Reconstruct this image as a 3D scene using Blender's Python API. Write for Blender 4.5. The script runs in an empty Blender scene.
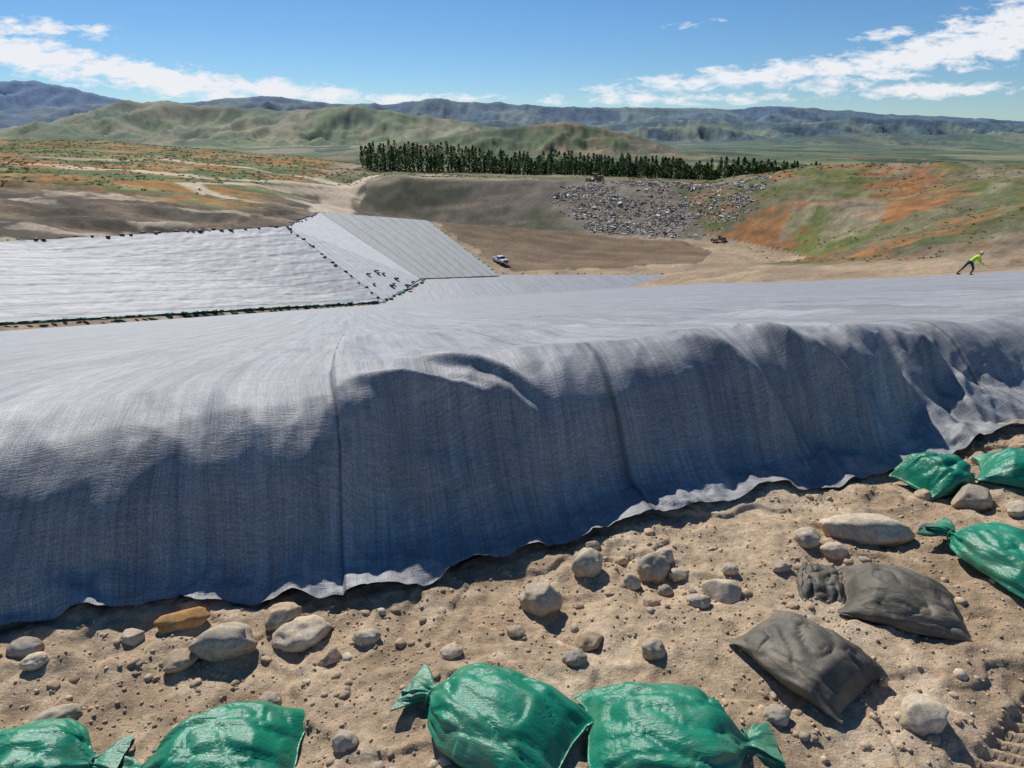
import bpy, bmesh, math, random
import numpy as np
from mathutils import Vector, noise as mnoise, Matrix
from mathutils.geometry import delaunay_2d_cdt
random.seed(4); rng=np.random.default_rng(7)
scene=bpy.context.scene

# ------------------------------------------------------------ noise helpers
def _h(ix,iy,seed):
    h=(ix.astype(np.int64)*374761393+iy.astype(np.int64)*668265263+seed*982451653)&0xffffffff
    h=((h^(h>>13))*1274126177)&0xffffffff
    h=(h^(h>>16))&0xffffffff
    return h/4294967295.0
def vn(x,y,seed=0):
    x=np.asarray(x,float);y=np.asarray(y,float)
    ix=np.floor(x);iy=np.floor(y);fx=x-ix;fy=y-iy
    fx=fx*fx*fx*(fx*(fx*6-15)+10);fy=fy*fy*fy*(fy*(fy*6-15)+10)
    a=_h(ix,iy,seed);b=_h(ix+1,iy,seed);c=_h(ix,iy+1,seed);d=_h(ix+1,iy+1,seed)
    return (a*(1-fx)+b*fx)*(1-fy)+(c*(1-fx)+d*fx)*fy
def fbm(x,y,o=4,seed=0,g=.5):
    r=0;a=1;t=0
    for i in range(o):
        c,s=math.cos(.6*i),math.sin(.6*i)
        f=2.03**i
        r=r+a*(vn((x*c-y*s)*f+17.3*i,(x*s+y*c)*f-9.1*i,seed+i)*2-1);t+=a;a*=g
    return r/t
def ridg(x,y,o=4,seed=0):
    r=0;a=1;t=0
    for i in range(o):
        c,s=math.cos(.5*i),math.sin(.5*i);f=2.1**i
        r=r+a*(1-np.abs(vn((x*c-y*s)*f+7*i,(x*s+y*c)*f,seed+i)*2-1));t+=a;a*=.5
    return r/t
def sstep(a,b,x):
    t=np.clip((x-a)/(b-a),0,1);return t*t*(3-2*t)

# ------------------------------------------------------------ material helpers
def newmat(name):
    m=bpy.data.materials.new(name);m.use_nodes=True
    nt=m.node_tree;b=nt.nodes['Principled BSDF'];return m,nt,b
def N(nt,t,**kw):
    n=nt.nodes.new(t)
    for k,v in kw.items():
        if k in n.inputs: n.inputs[k].default_value=v
        else: setattr(n,k,v)
    return n
def ramp(nt,pts):
    r=nt.nodes.new('ShaderNodeValToRGB');e=r.color_ramp.elements
    while len(e)>1:e.remove(e[-1])
    e[0].position=pts[0][0];e[0].color=(*pts[0][1],1)
    for p,c in pts[1:]:
        q=e.new(p);q.color=(*c,1)
    return r
def g3(v):return (v,v,v)
def simple(name,col,rough=.6,metal=0,scale=8,var=.25,bump=.0):
    m,nt,b=newmat(name)
    tc=N(nt,'ShaderNodeTexCoord');no=N(nt,'ShaderNodeTexNoise',Scale=scale,Detail=6.0)
    nt.links.new(tc.outputs['Object'],no.inputs['Vector'])
    r=ramp(nt,[(.3,tuple(c*(1-var) for c in col)),(.7,tuple(min(1,c*(1+var)) for c in col))])
    nt.links.new(no.outputs['Fac'],r.inputs['Fac']);nt.links.new(r.outputs['Color'],b.inputs['Base Color'])
    b.inputs['Roughness'].default_value=rough;b.inputs['Metallic'].default_value=metal
    if bump:
        bp=N(nt,'ShaderNodeBump',Strength=bump,Distance=.02)
        nt.links.new(no.outputs['Fac'],bp.inputs['Height']);nt.links.new(bp.outputs['Normal'],b.inputs['Normal'])
    return m
def attrmat(name,rough=.9,scales=(40,6),amt=(.5,.3),bump=.4,bdist=.01,bscale=60,spec=.2,transl=0):
    m,nt,b=newmat(name)
    at=N(nt,'ShaderNodeAttribute',attribute_name='Col')
    tc=N(nt,'ShaderNodeTexCoord')
    cur=at.outputs['Color']
    for s,a in zip(scales,amt):
        no=N(nt,'ShaderNodeTexNoise',Scale=float(s),Detail=8.0,Roughness=.65)
        nt.links.new(tc.outputs['Object'],no.inputs['Vector'])
        r=ramp(nt,[(.3,g3(1-a)),(.7,g3(1+a))])
        nt.links.new(no.outputs['Fac'],r.inputs['Fac'])
        mx=N(nt,'ShaderNodeMix',data_type='RGBA',blend_type='MULTIPLY')
        mx.inputs[0].default_value=1
        nt.links.new(cur,mx.inputs[6]);nt.links.new(r.outputs['Color'],mx.inputs[7]);cur=mx.outputs[2]
    nt.links.new(cur,b.inputs['Base Color']);b.inputs['Roughness'].default_value=rough
    b.inputs['Specular IOR Level'].default_value=spec
    if bump:
        no=N(nt,'ShaderNodeTexNoise',Scale=float(bscale),Detail=8.0,Roughness=.7)
        nt.links.new(tc.outputs['Object'],no.inputs['Vector'])
        bp=N(nt,'ShaderNodeBump',Strength=bump,Distance=bdist)
        nt.links.new(no.outputs['Fac'],bp.inputs['Height']);nt.links.new(bp.outputs['Normal'],b.inputs['Normal'])
    if transl:
        tr_=N(nt,'ShaderNodeBsdfTranslucent');nt.links.new(cur,tr_.inputs['Color'])
        ms=N(nt,'ShaderNodeMixShader');ms.inputs[0].default_value=transl
        nt.links.new(b.outputs[0],ms.inputs[1]);nt.links.new(tr_.outputs[0],ms.inputs[2])
        nt.links.new(ms.outputs[0],nt.nodes['Material Output'].inputs['Surface'])
    return m
# ------------------------------------------------------------ mesh helpers
def mkobj(name,V,F,mats,smooth=True,col=None,uv=None,midx=None):
    V=np.asarray(V,np.float32);F=np.asarray(F,np.int32)
    me=bpy.data.meshes.new(name)
    n=F.shape[1]
    me.vertices.add(len(V));me.vertices.foreach_set('co',V.ravel())
    me.loops.add(F.size);me.loops.foreach_set('vertex_index',F.ravel())
    me.polygons.add(len(F));me.polygons.foreach_set('loop_start',np.arange(len(F),dtype=np.int32)*n)
    me.polygons.foreach_set('loop_total',np.full(len(F),n,np.int32))
    me.polygons.foreach_set('use_smooth',np.full(len(F),smooth))
    if midx is not None: me.polygons.foreach_set('material_index',np.asarray(midx,np.int32))
    me.update(calc_edges=True);me.validate()
    if col is not None:
        a=me.color_attributes.new('Col','FLOAT_COLOR','POINT')
        c=np.ones((len(V),4),np.float32);c[:,:3]=col;a.data.foreach_set('color',c.ravel())
    if uv is not None:
        l=me.uv_layers.new(name='UVMap');l.data.foreach_set('uv',np.asarray(uv,np.float32)[F.ravel()].ravel())
    for m in (mats if isinstance(mats,list) else [mats]): me.materials.append(m)
    o=bpy.data.objects.new(name,me);scene.collection.objects.link(o);return o
def gridF(nr,nc,off=0):
    i=np.arange((nr-1)*(nc-1));r=i//(nc-1);c=i%(nc-1);a=r*nc+c+off
    return np.stack([a,a+1,a+nc+1,a+nc],1)

# ------------------------------------------------------------ terrain definition (metres; camera stands near origin)
def planeZ(x,y): return 1.1-.229*y+.065*x      # excavated cell side slope
TP=[(-25.8,129.5,-30),(-2.9,155,-30),(-48,261,-30),(36,223,-30),(61,214,-30),(60,175,-30),(39,160,-30),(77,175,-29),
(0,60,-32),(-20,100,-32),(60,60,-32),(30,20,-32),(-60,40,-32),(-140,-40,-32),(0,-30,-32),(60,-40,-32),
(-67,82,-21.2),(-52,153,-18.1),(-86.7,111,-15.2),(-160,22,-8),(-140,-10,-16),(-59,205,-20.6),(-21.6,151.6,-30),
(-114,150,-12.7),(-130,170,-11.0),(-223,300,-9.5),(-369,500,-1.7),(-93,160,-13.7),(-110,190,-12.4),(-176,310,-10.3),
(-273,480,-2.8),(-74,190,-16.6),(-100,260,-15),(-134,350,-12.5),(-172,450,-8.7),(-70,290,-20),(-78,350,-17.4),(-92,420,-15.5),
(-400,200,-3),(-600,500,10),(-300,60,-3),(-47,290,-15.3),(75,270,-17.9),(15,282,-16.5),(-80,415,-18),(0,430,-21),
(130,440,-25),(190,430,-26),(0,340,-18),(92,300,-19.7),(138,280,-8.9),(171,230,-7.6),(158,255,-7.6),(200,180,-5),
(78,100,-15.7),(108,60,-6),(300,200,-5),(300,400,-20),(150,20,0),(250,50,5),(100,200,-19),(110,150,-13.5),
(250,500,-32),(-500,720,-35),(0,720,-45),(500,720,-45),(1600,720,-45),(-1600,720,-30),(-1600,-300,0),(1600,-300,0),(0,-300,-30)]
TP=np.array(TP,float)
res=delaunay_2d_cdt([Vector((p[0],p[1])) for p in TP],[],[],0,1e-6,True)
_vs=np.array([[v.x,v.y] for v in res[0]]);_oz=np.array([TP[o[0]][2] for o in res[3]]);_tr=np.array([list(f) for f in res[2] if len(f)==3])
def tin(x,y):
    x=np.asarray(x,float);y=np.asarray(y,float);sh=x.shape;x=x.ravel();y=y.ravel();z=np.full(x.shape,-40.)
    for t in _tr:
        (x1,y1),(x2,y2),(x3,y3)=_vs[t];z1,z2,z3=_oz[t]
        idx=np.nonzero((x>=min(x1,x2,x3)-.01)&(x<=max(x1,x2,x3)+.01)&(y>=min(y1,y2,y3)-.01)&(y<=max(y1,y2,y3)+.01))[0]
        if not len(idx):continue
        X=x[idx];Y=y[idx];D=(y2-y3)*(x1-x3)+(x3-x2)*(y1-y3)
        a=((y2-y3)*(X-x3)+(x3-x2)*(Y-y3))/D;b=((y3-y1)*(X-x3)+(x1-x3)*(Y-y3))/D;c=1-a-b
        k=(a>=-1e-6)&(b>=-1e-6)&(c>=-1e-6)
        z[idx[k]]=(a*z1+b*z2+c*z3)[k]
    return z.reshape(sh)
def inpoly(x,y,P):
    r=np.zeros(np.shape(x),bool);n=len(P)
    for i in range(n):
        x1,y1=P[i];x2,y2=P[(i+1)%n]
        if y1==y2:continue
        c=((y1>y)!=(y2>y))&(x<(x2-x1)*(y-y1)/(y2-y1)+x1);r^=c
    return r
LINER=[(-160,22),(-86.7,111),(-52,153),(-59,205),(-48,261),(-2.9,155),(40,160),(39,100),(-20,60),(-140,-10)]
def footy(p): return 2.80+.34*p+.10*np.exp(-((p+1.9)/.6)**2)-.13*np.exp(-((p+.75)/.45)**2)+.09*fbm(p*1.1+3,p*0,3,5)+.05*fbm(p*4,p*0,2,9)
def foots(x,y): return (y-2.80-.34*x)
RANGES=[ # centre distance, half depth, ridge profile (x,z), roughness, seed
 (20000,5500,[(-19000,900),(-17000,1100),(-14440,1370),(-13340,1440),(-11360,980),(-10200,780),(-8000,400),(-6000,-60)],.2,1),
 (11000,4200,[(-9500,250),(-7800,360),(-5940,470),(-4840,520),(-3900,560),(-2830,475),(-1740,470),(-1120,540),(120,440),(1360,430),(2925,390),(4000,430),(5420,320),(6970,265),(7930,210),(10500,140)],.30,2),
 (5000,1900,[(-4600,20),(-3600,55),(-3190,95),(-2765,240),(-2200,205),(-1600,160),(-1140,195),(-295,100),(340,-30),(600,-62)],.36,3),
 (2600,800,[(-700,-62),(-606,-52),(-343,-17),(-120,12),(177,46),(328,30),(517,-17),(668,-62)],.42,4),
 (4500,1300,[(700,-62),(1300,-45),(1740,-22),(2263,10),(2700,-2),(3177,8),(4500,20)],.4,5),
 (7000,1900,[(-900,-60),(300,70),(1500,140),(2600,110),(3800,170),(5200,90),(6500,130)],.45,6)]
def farz(x,y):
    z=-60+8*fbm(x/500,y/500,3,70);which=np.zeros(x.shape,int)-1
    for i,(Y,W,P,rough,sd) in enumerate(RANGES):
        P=np.array(P,float)
        w=W*(1+.3*fbm(x/W*1.3,y*0,2,sd+30))
        rid=np.interp(x,P[:,0],P[:,1])+60
        rid=rid*(1+.09*fbm(x/W*5,y*0,4,sd+60)*(rid>10))
        yy=(y-Y)/w
        s=np.clip(1-np.abs(yy),0,1);s=s**.85
        gl=ridg(x/W*3.6,y/W*2.2,5,sd+10)
        gl2=ridg(x/W*11,y/W*5,4,sd+40)
        h=rid*s*(1-rough*2.6*(1-gl)*(1-s**5)*1.7)+rid*rough*.7*(gl2-.6)*(s>0)*np.minimum(1,s*3)*(1-.6*s**6)
        h=-60+h
        k=(h>z)&(s>0)
        z=np.where(k,h,z);which=np.where(k,i,which)
    return z,which
def terr(x,y,want=False):
    x=np.asarray(x,float);y=np.asarray(y,float)
    T=tin(x,y)
    inl=inpoly(x,y,LINER)
    hill=sstep(190,300,y)
    amp=np.where(inl,0,.35+1.3*hill)
    T=T+amp*fbm(x/28,y/28,5,11)+np.where(inl,0,.3)*fbm(x/5,y/5,3,12)
    ml=(x<-62)*sstep(118,135,y)*sstep(235,190,y)*(~inl)
    T=T+ml*np.clip(3.4*(ridg(x/26,y/10,4,15)-.55),-.6,2.6)
    T=T+1.5*np.exp(-(((x-60)/36)**2+((y-256)/26)**2))*(.3+1.2*ridg(x/14,y/12,4,16))
    T=T+sstep(62,80,x)*(y<300)*(y>60)*(-1.3*(1-ridg((x-.6*y)/16,(x+y)/60,4,17))+.5)
    P=planeZ(x,y)-.35
    s=foots(x,y)
    near=np.where(s<0.0,-.16,np.minimum(-.16,P))
    near=near+np.where((s>6)&(x>28),.12*fbm(x/4,y/4,4,13)-.0,0)
    Z=np.maximum(T,near)
    isn=near>=T
    fz,wh=farz(x,np.maximum(y,1))
    b=sstep(620,1000,y)
    Z=Z*(1-b)+fz*b
    if want: return Z,isn,wh,b
    return Z

# ---- main terrain sheet, fine close in and coarser toward the horizon
nr=900;nc=960
yy=np.exp(np.linspace(math.log(3.0),math.log(27000),nr))
kk=np.linspace(-1,1,nc);kk=1.0*kk+.35*kk**5
Yg,Kg=np.meshgrid(yy,kk,indexing='ij');Xg=Kg*Yg
Z,isn,wh,bl=terr(Xg,Yg,True)
def lerp(a,b,t): return a*(1-t[...,None])+b*t[...,None]
C=lambda *c:np.array(c,float)
x,y=Xg,Yg
def K(*c): return np.ones(x.shape+(3,))*C(*c)
n1=fbm(x/30,y/30,5,21);n2=fbm(x/7,y/7,4,22);n3=fbm(x/70,y/110,4,23);n4=fbm(x/2.6,y/2.6,3,24)
col=K(.36,.265,.17)
col=lerp(col,col*.78,sstep(-.3,.4,n2))
# left disturbed dirt strip
L=(x<-45)&(y>95)&(y<330)&(~isn)
band=.5+.5*np.sin((y+.5*x+7*n1)/4.2)
c2=lerp(K(.105,.08,.055),K(.21,.15,.095),sstep(.25,.95,band+.35*n2))
c2=lerp(c2,K(.06,.05,.038),sstep(.0,.25,fbm(x/25,y/5,5,35)+.2*n4)*.75)
c2=lerp(c2,K(.44,.36,.26),sstep(.22,.36,fbm(x/18,y/6,4,36)+.1*n4)*.85)
c2=c2*(1+.35*n4[...,None])
col=np.where(L[...,None],c2,col)
# left grass hill
w=sstep(0,22,(y-166)-(x+110)*-.20+12*n1)*sstep(-72,-90,x+.15*(y-250)-5*n2)*(y<760)
veg=lerp(K(.13,.12,.05),K(.32,.135,.028),sstep(-.14,.12,fbm(x/55,y/16,5,31)+.30*n2+.12*n4))
veg=lerp(veg,K(.075,.115,.026),sstep(-.10,.12,fbm(x/25,y/10,5,32)+.25*n4))
veg=lerp(veg,K(.28,.22,.09),sstep(.1,.35,fbm(x/40,y/9,4,33)+.25*n4)*.7)
veg=veg*(1+.5*n4[...,None])
col=lerp(col,veg,w)
# field behind the bank
w=sstep(292,312,y+4*n2)*(x>-90)
fld=lerp(K(.12,.125,.055),K(.20,.165,.095),sstep(-.2,.3,n1))
col=lerp(col,fld,w)
# bank
bk=inpoly(x+2*n2,y+3*n1,[(-60,264),(-48,258),(36,221),(61,212),(88,240),(92,300),(15,296),(-64,300)])
bc=lerp(K(.125,.105,.08),K(.075,.078,.045),sstep(-.05,.3,n1+.4*n2))
bc=lerp(bc,K(.19,.15,.105),sstep(.05,.35,fbm(x/26,y/4,5,41))*.8)
bc=lerp(bc,K(.24,.19,.13),sstep(286,292,y+2*n2)*.7)
bc=lerp(bc,K(.20,.165,.125),sstep(6,24,x+6*n2)*sstep(1.05,.75,np.hypot((x-58)/48,(y-253)/46)))
bc=bc*(1+.4*n4[...,None])
col=np.where(bk[...,None],bc,col)
# cell floor
fl=inpoly(x+1.5*n2,y+3*n2,[(-43,254),(30,221),(54,212),(58,190),(50,172),(28,168),(0,163),(-8,176)])
fc=lerp(K(.145,.097,.056),K(.19,.132,.08),sstep(-.2,.4,fbm(x/30,y/6,4,44)))
tk=sstep(.6,.9,.5+.5*np.sin((y+.35*x+3*n1)/1.5))*.25
fc=lerp(fc,K(.26,.185,.115),tk)
col=np.where((fl&~bk)[...,None],fc,col)
# right hill
w=sstep(58,66,x+3*n1)*sstep(.6,3.0,Z-planeZ(x,y)+1.2*n2)*(Z>-28.6)*(y<420)
w=w*((x>64)|(y<200))
st=fbm((x-.6*y)/12,(x+y)/60,5,54)
rv=lerp(K(.15,.135,.07),K(.25,.115,.04),sstep(-.06,.24,fbm(x/26,y/18,5,51)+.3*n2+.3*n4))
rv=lerp(rv,K(.08,.115,.028),sstep(-.02,.24,fbm(x/15,y/22,5,52)+.3*n2+.35*st+.2*n4)*.85)
rv=lerp(rv,K(.24,.195,.135),sstep(.05,.35,st+.25*n2)*.6)
rv=lerp(rv,K(.19,.155,.115),sstep(150,105,y+12*n1)*.6)
rv=rv*(1+.5*n4[...,None])
col=lerp(col,rv,w)
def dpoly(P):
    d=np.full(x.shape,1e9)
    for (a,b),(c,e) in zip(P[:-1],P[1:]):
        vx,vy=c-a,e-b;t=np.clip(((x-a)*vx+(y-b)*vy)/(vx*vx+vy*vy),0,1)
        d=np.minimum(d,np.hypot(x-a-t*vx,y-b-t*vy))
    return d
for P,wd in (([(-57,208),(-61,228),(-66,255),(-72,275),(-72,305),(-62,335),(-58,350)],6.),([(-70,296),(-86,280),(-100,272),(-125,268),(-160,272),(-210,285),(-260,320)],6.),
   ([(-74,200),(-90,205),(-108,225),(-104,244),(-90,262),(-74,275)],3.6),([(-60,345),(10,315),(80,300)],4),([(-230,330),(-190,345),(-150,335),(-100,325),(-72,305)],3.)):
    d=dpoly(P)+1.2*n2;col=lerp(col,K(.50,.405,.285),sstep(wd+1,wd-.8,d)*.95)
# far country; distant ranges coloured bluish to stand in for aerial haze
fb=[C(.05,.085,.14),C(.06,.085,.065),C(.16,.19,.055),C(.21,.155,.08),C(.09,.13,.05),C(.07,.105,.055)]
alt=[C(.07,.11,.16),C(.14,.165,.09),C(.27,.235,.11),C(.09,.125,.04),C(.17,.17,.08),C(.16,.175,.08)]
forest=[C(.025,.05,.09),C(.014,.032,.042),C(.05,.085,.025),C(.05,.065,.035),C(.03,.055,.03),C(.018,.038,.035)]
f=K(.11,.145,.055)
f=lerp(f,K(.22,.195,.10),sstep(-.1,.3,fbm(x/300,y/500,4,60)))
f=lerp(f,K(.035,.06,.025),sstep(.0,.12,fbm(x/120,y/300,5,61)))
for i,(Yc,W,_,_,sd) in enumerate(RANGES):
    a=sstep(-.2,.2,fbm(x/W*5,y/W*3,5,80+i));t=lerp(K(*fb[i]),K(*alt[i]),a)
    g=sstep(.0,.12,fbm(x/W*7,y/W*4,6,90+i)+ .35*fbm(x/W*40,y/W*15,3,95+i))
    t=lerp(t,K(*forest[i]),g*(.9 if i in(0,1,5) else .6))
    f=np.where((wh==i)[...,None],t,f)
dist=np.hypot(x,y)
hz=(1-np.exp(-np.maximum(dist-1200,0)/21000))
f=lerp(f,K(.14,.25,.42),hz)  # aerial haze painted into the terrain base colour, stronger with distance
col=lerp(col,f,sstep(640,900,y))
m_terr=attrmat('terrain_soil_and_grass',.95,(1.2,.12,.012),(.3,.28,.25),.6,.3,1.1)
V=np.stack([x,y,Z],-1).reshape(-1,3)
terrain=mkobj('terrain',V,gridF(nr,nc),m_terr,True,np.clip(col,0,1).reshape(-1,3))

# ------------------------------------------------------------ near liner sheet (grey geotextile over the anchor berm)
Ws=np.array([0,.05,.12,.2,.3,.42,.55,.7,.9,1.1,1.3]);Wv=np.array([0,.04,.12,.27,.50,.71,.86,.955,1.0,1.0,1.0])
_s=np.linspace(0,1.3,400);_w=np.interp(_s,Ws,Wv);_k=np.hanning(51);_k/=_k.sum();_w=np.convolve(np.pad(_w,25,'edge'),_k,'valid')
def gn(x,y):
    "height of the trampled soil beside the berm"
    z=.06*fbm(x*.9,y*.9,3,101)+.030*fbm(x*2.7,y*2.7,3,102)+.012*fbm(x*8,y*8,3,103)
    z=z+.020*np.clip(ridg(x*4.2,y*4.2,3,107)-.64,0,1)*2+.006*fbm(x*26,y*26,3,104)
    z=z+.020*sstep(.0,.06,fbm(x*1.9+4,y*2.4,3,108))
    z=z-.022*sstep(.25,.5,fbm(x*3.2,y*3.2,2,109))
    z=z+.10*sstep(1.6,3.6,x)
    dx,dy=x-1.85,y-1.62;a=dx*.83+dy*.56;b=-dx*.56+dy*.83
    tr=sstep(.17,.13,np.abs(b))*sstep(-.6,-.3,a)*sstep(1.1,.6,a)
    lug=.5+.5*np.sin((a+np.abs(b)*.7)*2*np.pi/.062)
    z=z*(1-.6*tr)-tr*(.022-.018*sstep(.3,.8,lug))
    r=np.hypot(x+2.05,y-1.86)
    z=z-.018*np.exp(-((r-.40)/.035)**2)+.012*np.exp(-((r-.50)/.04)**2)
    return z
def fabric(p,s):
    P=footy(p)
    x=p-.25*s;y=P+.968*s
    bump=np.interp(s,[0,.6,1.1,3.3,7.5,17.5,28,40,400],[.25,.40,.50,.44,.3,.1,.02,0,0])
    nearw=sstep(14,5,s)
    cw=.11*fbm(p*.75+5.2,s*.35,2,201)+.035*fbm(p*2.1,s*.9,2,202)
    sh=.10*fbm(p*.8+1.7,p*0,2,205)+.05*fbm(p*2.6,p*0,2,206)-.05*np.exp(-((p+2.3)/.6)**2)
    fl=np.interp(p,[-4,-1.0,-.7,.6,1.6,3,8],[.0,.01,.12,.12,.18,.28,.28])*(1+.8*fbm(p*2.2,p*0,2,207))
    w=np.interp(s-fl-sh*sstep(0,.35,s),_s,_w)
    w=np.maximum(w,.20*np.minimum(s,.35))
    topz=planeZ(x,y)+bump+cw*nearw*sstep(0,.6,s)
    topz=topz-.10*sstep(1.5,5,p)*nearw
    z=w*topz+(1-w)*(gn(x,y)+.015)
    face=sstep(.0,.15,s)*sstep(1.3,.55,s)
    f1=ridg(p*1.7+s*1.2,s*.45,2,211)
    f2=ridg(p*3.8-s*1.7,s*.9+3,2,212)
    loose=.30+.75*sstep(1.1,2.4,p)
    z=z+face*loose*(.14*(f1-.6)+.08*(f2-.6))
    def fold(p0,s0,p1,s1,wd,h):
        vx,vy=p1-p0,s1-s0;t=np.clip(((p-p0)*vx+(s-s0)*vy)/(vx*vx+vy*vy),0,1)
        d=np.hypot(p-p0-t*vx,s-s0-t*vy);return h*np.exp(-(d/wd)**2)*np.sin(np.pi*np.clip(t*.8+.1,0,1))
    z=z+fold(-.60,.90,.12,.60,.055,.10)+fold(-.25,1.1,.30,.70,.05,.09)+fold(-.5,.66,-.0,.46,.08,-.06)+fold(-.1,.85,.35,.5,.05,.06)
    z=z+fold(1.45,.95,1.95,.35,.07,.09)+fold(1.9,1.05,2.5,.35,.08,.12)+fold(2.6,1.0,3.1,.30,.08,.12)+fold(3.3,.9,3.6,.3,.1,.10)
    z=z+fold(1.7,.7,2.2,.25,.07,-.07)+fold(2.3,.8,2.8,.3,.08,-.07)
    hem=np.exp(-(s/.13)**2)
    z=z+hem*np.clip(.05*fbm(p*5,s*2,2,221)+.02,0,1)
    for ps,h in SEAMS:
        d=p-ps-.02*fbm(s*.8,s*0+ps,2,240);z=z+h*sstep(-.010,.003,d)*sstep(.35,.0,d)*sstep(30,3,s)
    z=z+nearw*sstep(.1,.8,s)*(.015*fbm(p*2.2,s*1.1,3,230)+.005*fbm(p*12,s*1.6,2,231))
    z=z+(1-nearw)*.07*fbm(p*.7,s*.12,3,232)*sstep(5,20,s)*sstep(70,15,s)
    z=np.maximum(z,-29.82+.05*fbm(x/3,y/3,2,233))
    x=x-.05*face*fbm(p*1.6,s*1.2,2,235)
    y=y-face*.10*fbm(p*1.5,s*1.5,3,236)+.02*hem*fbm(p*9,p*0,2,237)
    return x,y,z
SEAMS=[(-.76,.030),(.78,.004),(3.75,.015),(8.2,.02),(12.6,.02),(-5.2,.018),(-9.6,.02)]
ps=np.concatenate([np.linspace(-14,-3.4,110,endpoint=False),np.linspace(-3.4,5.2,600,endpoint=False),np.linspace(5.2,26,180)])
ss=np.concatenate([np.linspace(0,1.6,130,endpoint=False),1.6+(np.exp(np.linspace(0,math.log(9),170))-1)*1.3])
S,Pp=np.meshgrid(ss,ps,indexing='ij')
fx,fy,fz=fabric(Pp,S)
V1=np.stack([fx,fy,fz],-1).reshape(-1,3);U1=np.stack([Pp,S],-1).reshape(-1,2);F1=gridF(len(ss),len(ps))
S0=ss[-1]
nr2=230;nc2=420
fr=np.linspace(0,1,nc2);q=np.linspace(0,1,nr2)
Yend=157.
def xr(y): return np.interp(y,[0,12,30,38,43,46,50,70,100,130,158],[90,75,55,42,34.5,31.5,30.5,29,32,36,40])
pl=-130.
fe=(np.exp(q*2.6)-1)/(math.exp(2.6)-1)
Sg=np.zeros((nr2,nc2));Pg=np.zeros((nr2,nc2))
for i in range(nr2):
    s_c=S0-.02+(159-S0)*fe[i]
    yv=2.8+.968*s_c
    xe=xr(yv+.34*20)
    pr=xe+.25*s_c
    ptot=pl+(pr-pl)*(fr**.8)
    Pg[i]=ptot
    send=(Yend-(2.8+.34*ptot))/.968
    Sg[i]=(S0-.02)+(send-S0)*fe[i]
gx,gy,gz=fabric(Pg,Sg)
V2=np.stack([gx,gy,gz],-1).reshape(-1,3);U2=np.stack([Pg,Sg],-1).reshape(-1,2)
Vf=np.concatenate([V1,V2]);Uf=np.concatenate([U1,U2]);Ff=np.concatenate([F1,gridF(nr2,nc2,len(V1))])

def fabmat(name,base,dark):
    m,nt,b=newmat(name);ln=nt.links.new
    uv=N(nt,'ShaderNodeUVMap');uv.uv_map='UVMap'
    def stretch(sx,sy,scale,detail=4.,rough=.6):
        mp=N(nt,'ShaderNodeMapping');mp.inputs['Scale'].default_value=(sx,sy,1);ln(uv.outputs[0],mp.inputs['Vector'])
        no=N(nt,'ShaderNodeTexNoise',Scale=scale,Detail=detail,Roughness=rough);ln(mp.outputs[0],no.inputs['Vector']);return no.outputs['Fac']
    a=stretch(1,.02,14,6,.8)
    a3=stretch(1,.015,3.2,3,.6)
    a2=stretch(1,.05,95,3,.7)
    c=stretch(.12,1,120,2,.6)
    c2=stretch(.05,1,22,4,.7)
    d=stretch(1,1,1.3,6,.65)
    e=stretch(1,.6,200,2,.5)
    def mul(s1,s2,lo,hi,p0=.3,p1=.7):
        r=ramp(nt,[(p0,g3(lo)),(p1,g3(hi))]);ln(s2,r.inputs['Fac'])
        mx=N(nt,'ShaderNodeMix',data_type='RGBA',blend_type='MULTIPLY');mx.inputs[0].default_value=1
        ln(s1,mx.inputs[6]);ln(r.outputs['Color'],mx.inputs[7]);return mx.outputs[2]
    rr=ramp(nt,[(.36,dark),(.60,base)]);ln(a,rr.inputs['Fac']);cur=rr.outputs['Color']
    cur=mul(cur,a3,.82,1.14,.35,.65);cur=mul(cur,a2,.76,1.2);cur=mul(cur,c,.80,1.16);cur=mul(cur,c2,.88,1.09);cur=mul(cur,d,.84,1.14);cur=mul(cur,e,.64,1.32)
    sx=N(nt,'ShaderNodeSeparateXYZ');ln(uv.outputs[0],sx.inputs[0])
    for ps_,hh_ in SEAMS:
        sb=N(nt,'ShaderNodeMath',operation='SUBTRACT');ln(sx.outputs['X'],sb.inputs[0]);sb.inputs[1].default_value=ps_-.008
        ab=N(nt,'ShaderNodeMath',operation='ABSOLUTE');ln(sb.outputs[0],ab.inputs[0])
        r=N(nt,'ShaderNodeMapRange');r.inputs['From Min'].default_value=.003;r.inputs['From Max'].default_value=.028 if ps_==.78 else .012
        r.inputs['To Min'].default_value=.5;r.inputs['To Max'].default_value=1;ln(ab.outputs[0],r.inputs['Value'])
        mx=N(nt,'ShaderNodeMix',data_type='RGBA',blend_type='MULTIPLY');mx.inputs[0].default_value=1
        ln(cur,mx.inputs[6]);ln(r.outputs[0],mx.inputs[7]);cur=mx.outputs[2]
    ln(cur,b.inputs['Base Color']);b.inputs['Roughness'].default_value=.55;b.inputs['Specular IOR Level'].default_value=.32
    ad=N(nt,'ShaderNodeMath',operation='ADD');ln(a2,ad.inputs[0]);ln(c,ad.inputs[1])
    ad2=N(nt,'ShaderNodeMath',operation='ADD');ln(ad.outputs[0],ad2.inputs[0]);ln(e,ad2.inputs[1])
    bp=N(nt,'ShaderNodeBump',Strength=.6,Distance=.004);ln(ad2.outputs[0],bp.inputs['Height']);ln(bp.outputs[0],b.inputs['Normal'])
    return m
m_fab=fabmat('woven_grey_geotextile',(.355,.355,.36),(.225,.228,.238))
liner=mkobj('geotextile_sheet',Vf,Ff,m_fab,True,uv=Uf)

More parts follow.
